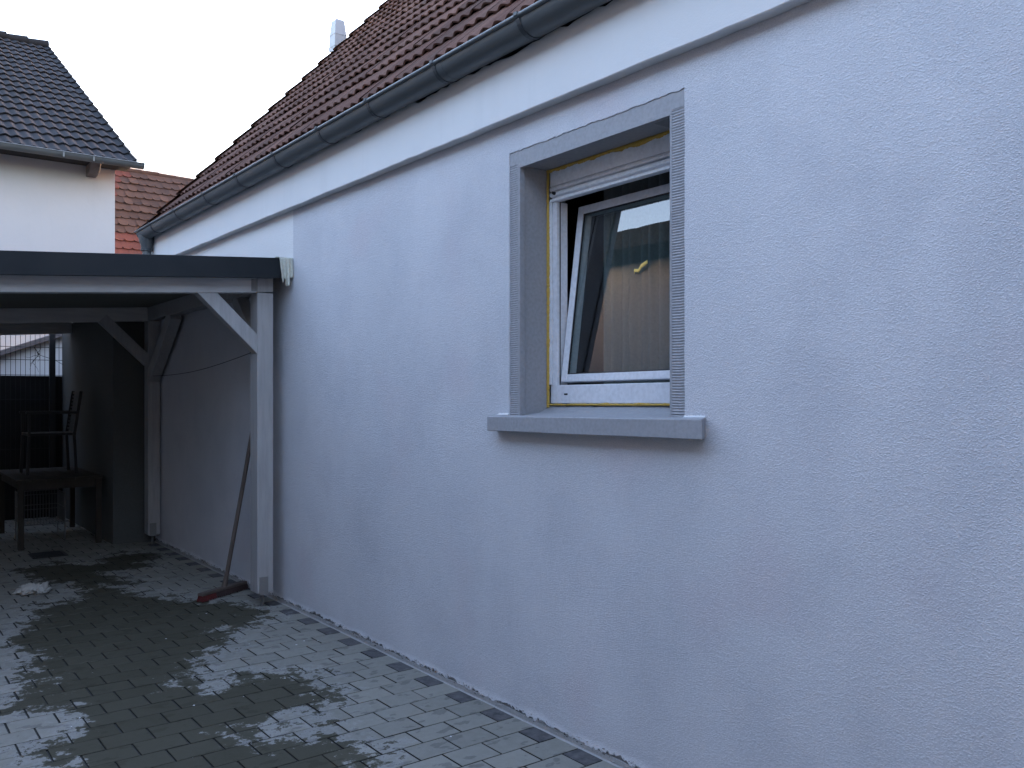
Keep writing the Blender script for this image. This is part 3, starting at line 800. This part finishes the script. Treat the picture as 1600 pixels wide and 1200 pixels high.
h = MB(); top = Vector((-.020, 6.52, 1.55)); h.tube([mid+Vector((0,0,-.01)), mid.lerp(top, .5)+Vector((.004,0,0)), top], [.0165, .0160, .0155], 12)
h.build('handle', M['oldwood'], br, smooth=True)
h = MB(); d_ = (top-mid).normalized(); h.tube([mid-d_*.02, mid+d_*.07], [.024, .017], 12); h.build('socket', M['oldwood'], br, smooth=True)

# ------------------------------------------------------------------ crumpled rag on the paving
from mathutils import noise as mn
bm = bmesh.new(); bmesh.ops.create_icosphere(bm, subdivisions=5, radius=1)
for v in bm.verts:
    p = v.co.copy(); r = 1+.55*mn.noise(p*1.9+Vector((3,1,2)))+.30*abs(mn.noise(p*4.2))*2-.22+.14*abs(mn.noise(p*9))
    v.co = Vector((p.x*.155*r, p.y*.125*r*(1+.3*mn.noise(p*1.1+Vector((9,0,0)))), max(.0, p.z*.040*r*(1.1+1.3*mn.noise(Vector((p.x*2.4, p.y*2.4, 5)))))+.002))
me = bpy.data.meshes.new('rag'); bm.to_mesh(me); bm.free(); me.materials.append(M['rag']); me.shade_smooth()
o = bpy.data.objects.new('rag', me); C.objects.link(o); o.location = (-1.385, 7.62, .0); o.rotation_euler.z = .5; o.scale = (.72, .95, 1.15)
tag(o, 'crumpled off-white rag lying on the wet paving', 'rag')

# drain cover under the table
dc = MB(); dx, dy = -1.02, 9.25
dc.box(dx-.15, dx+.15, dy-.15, dy+.15, .0015, .007)
for i in range(7): dc.box(dx-.12, dx+.12, dy-.125+i*.04, dy-.105+i*.04, .0075, .012)
tag(dc.build('drain_cover', M['black'], bevel=.001), 'dark square drain cover set in the paving before the table', 'drain cover')

# ------------------------------------------------------------------ table, armchair on it, wire basket under it
tb = thing('garden_table', 'dark wooden garden table at the back of the carport', 'table', (-.84, 10.35, 0))
q = MB()
for i in range(6): q.box(-1.23+i*.131, -1.23+i*.131+.126, 9.64, 11.05, .662, .686)
q.build('tabletop', M['tablewood'], tb, bevel=.003)
q = MB(); q.box(-1.19, -.49, 9.69, 9.715, .58, .66); q.box(-1.19, -.49, 10.97, 10.995, .58, .66); q.box(-1.19, -1.165, 9.72, 10.96, .58, .66); q.box(-.515, -.49, 9.72, 10.96, .58, .66)
q.build('apron', M['tablewood'], tb)
for x in (-1.21, -.51):
    for y in (9.665, 10.965):
        q = MB(); q.box(x, x+.05, y, y+.05, 0, .660); q.build('leg', M['tablewood'], tb, bevel=.004)
ch = thing('garden_armchair', 'dark garden armchair standing on top of the wooden table', 'chair', (-.85, 10.35, .687))
Z = .688
q = MB(); q.box(-1.06, -.62, 10.12, 10.54, Z+.40, Z+.425); q.build('seat', M['black'], ch, bevel=.004)
q = MB()
for y in (10.12, 10.52): q.beam((-.63, y, Z+.40), (-.565, y, Z+.86), .03, .03, (0,1,0))
for i in range(11): q.beam((-.622+.0058*i, 10.12, Z+.46+i*.038), (-.622+.0058*i, 10.52, Z+.46+i*.038), .010, .022)
q.build('backrest', M['black'], ch, bevel=.002)
for x in (-1.05, -.63):
    for y in (10.12, 10.52):
        q = MB(); q.beam((x, y, Z+.40), (x+(.02 if x > -.8 else -.015), y, Z), .028, .028, (0,1,0)); q.build('leg', M['black'], ch, bevel=.003)
for y in (10.11, 10.53):
    q = MB(); q.box(-1.08, -.60, y-.022, y+.022, Z+.625, Z+.65); q.beam((-1.05, y, Z+.63), (-1.05, y, Z+.41), .025, .025, (0,1,0)); q.build('armrest', M['black'], ch, bevel=.003)
wb = thing('wire_basket', 'black wire basket on the ground under the garden table', 'basket', (-.9, 10.2, 0))
q = MB()
for z in (.18, .34, .49): 
    q.tube([(-1.12, 10.1, z), (-.72, 10.1, z), (-.72, 10.5, z), (-1.12, 10.5, z), (-1.12, 10.1, z)], .004, 6)
for i in range(15):
    x = -1.12+i*.4/14; q.tube([(x, 10.1, .18), (x, 10.1, .49)], .0025, 5); q.tube([(x, 10.5, .18), (x, 10.5, .49)], .0025, 5)
    y = 10.1+i*.4/14; q.tube([(-1.12, y, .18), (-1.12, y, .49)], .0025, 5); q.tube([(-.72, y, .18), (-.72, y, .49)], .0025, 5); q.tube([(x, 10.1, .18), (x, 10.5, .18)], .0025, 5)
q.build('wires', M['galv'], wb)
for x in (-1.12, -.72):
    for y in (10.1, 10.5): q = MB(); q.tube([(x, y, 0), (x, y, .5)], .006, 6); q.build('corner_rod', M['galv'], wb)

# ------------------------------------------------------------------ fence behind
fe = thing('mesh_fence', 'black rod mesh fence with dark privacy boards behind the carport', 'fence', (-1.6, 12.05, 0))
q = MB(); q.box(-4.2, -.30, 12.058, 12.078, .0, 1.735); q.build('privacy_board', M['panel'], fe)
q = MB(); x = -.385
while x > -4.2: q.tube([(x, 12.03, .05), (x, 12.03, 2.30)], .0032, 5); x -= .0525
for z in (.25, .85, 1.45, 1.745, 1.93, 2.085, 2.27):
    for yy in (12.023, 12.037): q.tube([(-4.2, yy, z), (-.385, yy, z)], .0036, 5)
q.build('rod_mesh', M['black'], fe)
for x in (-.52, -3.0):
    q = MB(); q.box(x-.032, x+.032, 11.96, 12.02, 0, 2.34); q.build('post', M['black'], fe, bevel=.004)
# withered tendril twisted through the rods
q = MB(); rt_ = random.Random(9)
def walk(p, d, n, r, st=.018):
    P = [Vector(p)]; d = Vector(d)
    for i in range(n): d = (d+Vector((rt_.gauss(0, .3), rt_.gauss(0, .05), rt_.gauss(0, .3)))).normalized(); P.append(P[-1]+d*st)
    q.tube(P, [r*(1-.7*i/n) for i in range(n+1)], 5); return P
P = walk((-.72, 11.99, 2.09), (.5, 0, -1), 14, .006)
for i in (3, 5, 7, 9, 11): walk(P[i], (rt_.uniform(-1, 1), 0, rt_.uniform(-1, .6)), 9, .0035)
for i in (5, 6, 7, 10):
    c = P[i]; q.add([c+Vector((rt_.uniform(-.02, .02), rt_.uniform(-.01, .01), rt_.uniform(-.02, .02))) for _ in range(5)], [(0,1,2),(1,2,3),(2,3,4),(0,2,4)])
q.tube([(-.66, 12.0, 1.99), (-.50, 11.95, 1.93), (-.41, 11.9, 1.87)], .003, 5)
tag(q.build('vine', M['black'], smooth=False), 'withered dark vine tendril tangled in the fence mesh', 'vine')

# ------------------------------------------------------------------ small white outbuilding right behind the fence
ob = thing('outbuilding', 'small white gabled outbuilding seen through the fence mesh', 'outbuilding', (-.6, 13.2, 0))
def obz(x): return 2.07+(x+.95)*.385 if x < .1 else 2.07+1.05*.385-(x-.1)*.385
q = MB(); q.prism([(-2.4, 0), (.9, 0), (.9, obz(.9)-.07), (.1, obz(.1)-.07), (-2.4, obz(-2.4)-.07)], 'y', 13.0, 13.9); q.build('wall', M['white'], ob)
q = MB(); q.prism([(-2.6, obz(-2.6)-.062), (.1, obz(.1)-.062), (1.1, obz(1.1)-.062), (1.1, obz(1.1)), (.1, obz(.1)), (-2.6, obz(-2.6))], 'y', 12.86, 13.95)
q.build('roof', M['purlin'], ob)

# ------------------------------------------------------------------ white neighbour with the anthracite roof
nb = thing('neighbour_house', 'white rendered house with a steep anthracite tiled roof at the left', 'house', (-4, 16, 0))
q = MB(); q.box(-9, .775, 14.5, 27.5, 0, 5.05); q.prism([(14.5, 5.05), (27.5, 5.05), (21.3, 8.75)], 'x', -9, .775); q.build('wall', M['nwhite'], nb)
eo = Vector((.95, 14.03, 4.985)); ru = Vector((0, 7.27, 4.03))
sln = ru.length; ru.normalize(); rnn = Vector((0, -ru.z, ru.y))
nrf = tile_roof('roof', M['darktile'], nb, eo, (-1,0,0), ru, rnn, 9.0, 20, sln/20, .152, .028, .034, .016, 6, .0025, 2, 3, taper=.8)
q = MB(); q.add([eo+ru*sln, eo+ru*sln+Vector((-9,0,0)), eo+ru*sln+Vector((-9,6.5,-3.7)), eo+ru*sln+Vector((0,6.5,-3.7))], [(0,1,2,3)]); e = q.build('far_slope', M['darktile'], nrf); set_tone(e, [.5]*4)
q = MB()
for i in range(22):
    a = eo+ru*sln+Vector((-.0-i*.40, .0, .03)); q.tube([a+Vector((.03,0,.022)), a+Vector((-.40,0,.0))], [.105, .088], 12)
e = q.build('ridge_tiles', M['darktile'], nrf, smooth=True); set_tone(e, [.2]*len(e.data.vertices))
q = MB(); 
for r in range(20):
    a = eo+ru*(r*sln/20); b = eo+ru*((r+1)*sln/20+.03)
    q.beam(a+rnn*.02+Vector((.01,0,0)), b+rnn*(-.005)+Vector((.01,0,0)), .03, .12, (1,0,0))
e = q.build('verge_tiles', M['darktile'], nrf); set_tone(e, [.2]*len(e.data.vertices))
q = MB(); q.box(-8.2, .93, 14.06, 14.499, 4.965, 4.975); q.build('soffit', M['panel'], nb)  # soffit coloured black, standing in for the shadow line under the gutter
ng = MB()
V = []; n = 10; xs = [-8.2, -1.0, .5, 1.06]
for x in xs:
    for k in range(n+1):
        a = R(180+180*k/n); V.append((x, 13.97+.075*math.cos(a), 4.985+.075*math.sin(a)))
ng.add(V, [(i*(n+1)+k, i*(n+1)+k+1, (i+1)*(n+1)+k+1, (i+1)*(n+1)+k) for i in range(len(xs)-1) for k in range(n)]+[tuple(3*(n+1)+k for k in range(n+1))])
ng.tube([(-8.2, 13.895, 4.985), (1.06, 13.895, 4.985)], .010, 8)
for x in (-1.05, -.05, .35): ng.box(x-.012, x+.012, 13.888, 13.892, 4.91, 4.99)
ng.build('gutter', M['gutter'], nb, smooth=True)
for x in (.46, -1.1):
    q = MB(); q.prism([(14.10, 4.964), (14.495, 4.964), (14.495, 4.80), (14.36, 4.80), (14.20, 4.85)], 'x', x-.10, x+.04); q.build('purlin_head', M['purlin'], nb, bevel=.01)

# ------------------------------------------------------------------ old house with plain clay tiles
rh = thing('clay_roof_house', 'old house roof of brown plain tiles with orange-red patches between the houses', 'house', (5, 20, 0))
q = MB(); q.box(1.35, 10.5, 18.0, 25, 0, 3.9); q.build('wall', M['annex'], rh)
def ctone(a, r, rd):
    # new orange-red tiles patched in at the near left corner
    lim = {0: 1.05, 1: 1.0, 2: .92, 3: .72, 4: .72, 5: .60, 6: 0, 7: 0, 8: .0, 9: 0, 10: .3, 11: .40, 12: .45, 13: .62, 14: .85}.get(r, 0)
    xx = a - .30
    return rd.uniform(.84, 1) if xx < lim and lim > 0 else (rd.uniform(.78, .84) if xx < lim+.02 and rd.random() < .3 else max(0, min(.7, rd.gauss(.35, .2))))
co_ = Vector((1.32, 17.75, 3.62)); cu_ = Vector((0, 3.35, 2.93)); cl = cu_.length; cu_.normalize(); cn = Vector((0, -cu_.z, cu_.y))
crf = tile_roof('roof', M['clay'], rh, co_, (1,0,0), cu_, cn, 9.0, 15, cl/15, .18, 0, .040, .018, 8, .005, 1, 13, scallop=.060, tonef=ctone, shift=True)
q = MB(); tp_ = co_+cu_*cl
q.add([tp_, tp_+Vector((9,0,0)), tp_+Vector((9,3.4,-2.9)), tp_+Vector((0,3.4,-2.9))], [(0,1,2,3)]); e = q.build('far_slope', M['clay'], crf); set_tone(e, [.3]*4)
q = MB(); rg = random.Random(6)
for i in range(24):
    a = tp_+Vector((i*.38, 0, .01+rg.gauss(0, .006)-.010*i)); q.tube([a+Vector((0,0,0)), a+Vector((.39,0,.018))], [.085, .075], 10)
e = q.build('ridge_tiles', M['clay'], crf, smooth=True); set_tone(e, [.3]*len(e.data.vertices))
q = MB(); V = []
for i in range(61):
    a = tp_+Vector((.9+i*.045, -.02, .070-.0012*i)); h_ = max(.004, rg.gauss(.022, .012))
    V += [(a.x, a.y-.03, a.z-.01), (a.x, a.y-.025, a.z+h_), (a.x, a.y+.025, a.z+h_*.8), (a.x, a.y+.03, a.z-.01)]
q.add(V, [(i*4+k, i*4+k+1, i*4+5+k, i*4+4+k) for i in range(60) for k in range(3)])
q.build('ridge_mortar', M['mortar'], crf, bevel=.004)

# ------------------------------------------------------------------ house across the driveway (mirrored in the pane)
oh = thing('beige_house', 'beige rendered house across the driveway, mirrored in the window pane, with an added unseen wing', 'house', (-6.5, 7, 0))
q = MB(); q.prism([(-12.0, -12), (4.0, -12), (4.0, -7.0), (-5.4, -7.0), (-5.4, 15.5), (-12.0, 15.5)], 'z', 0, 5.0); q.build('wall', M['beige'], oh)  # wing behind the camera is added, unseen, to block low sky light
q = MB(); q.prism([(-4.95, 5.02), (-12.4, 5.02), (-12.4, 5.30), (-8.7, 6.3), (-4.95, 5.30)], 'y', -6.45, 15.7); q.prism([(-6.5, 5.02), (-12.5, 5.02), (-12.5, 5.3), (-9.5, 7.0), (-6.5, 5.3)], 'x', -12.4, 4.3); q.build('roof', M['darktile'], oh)
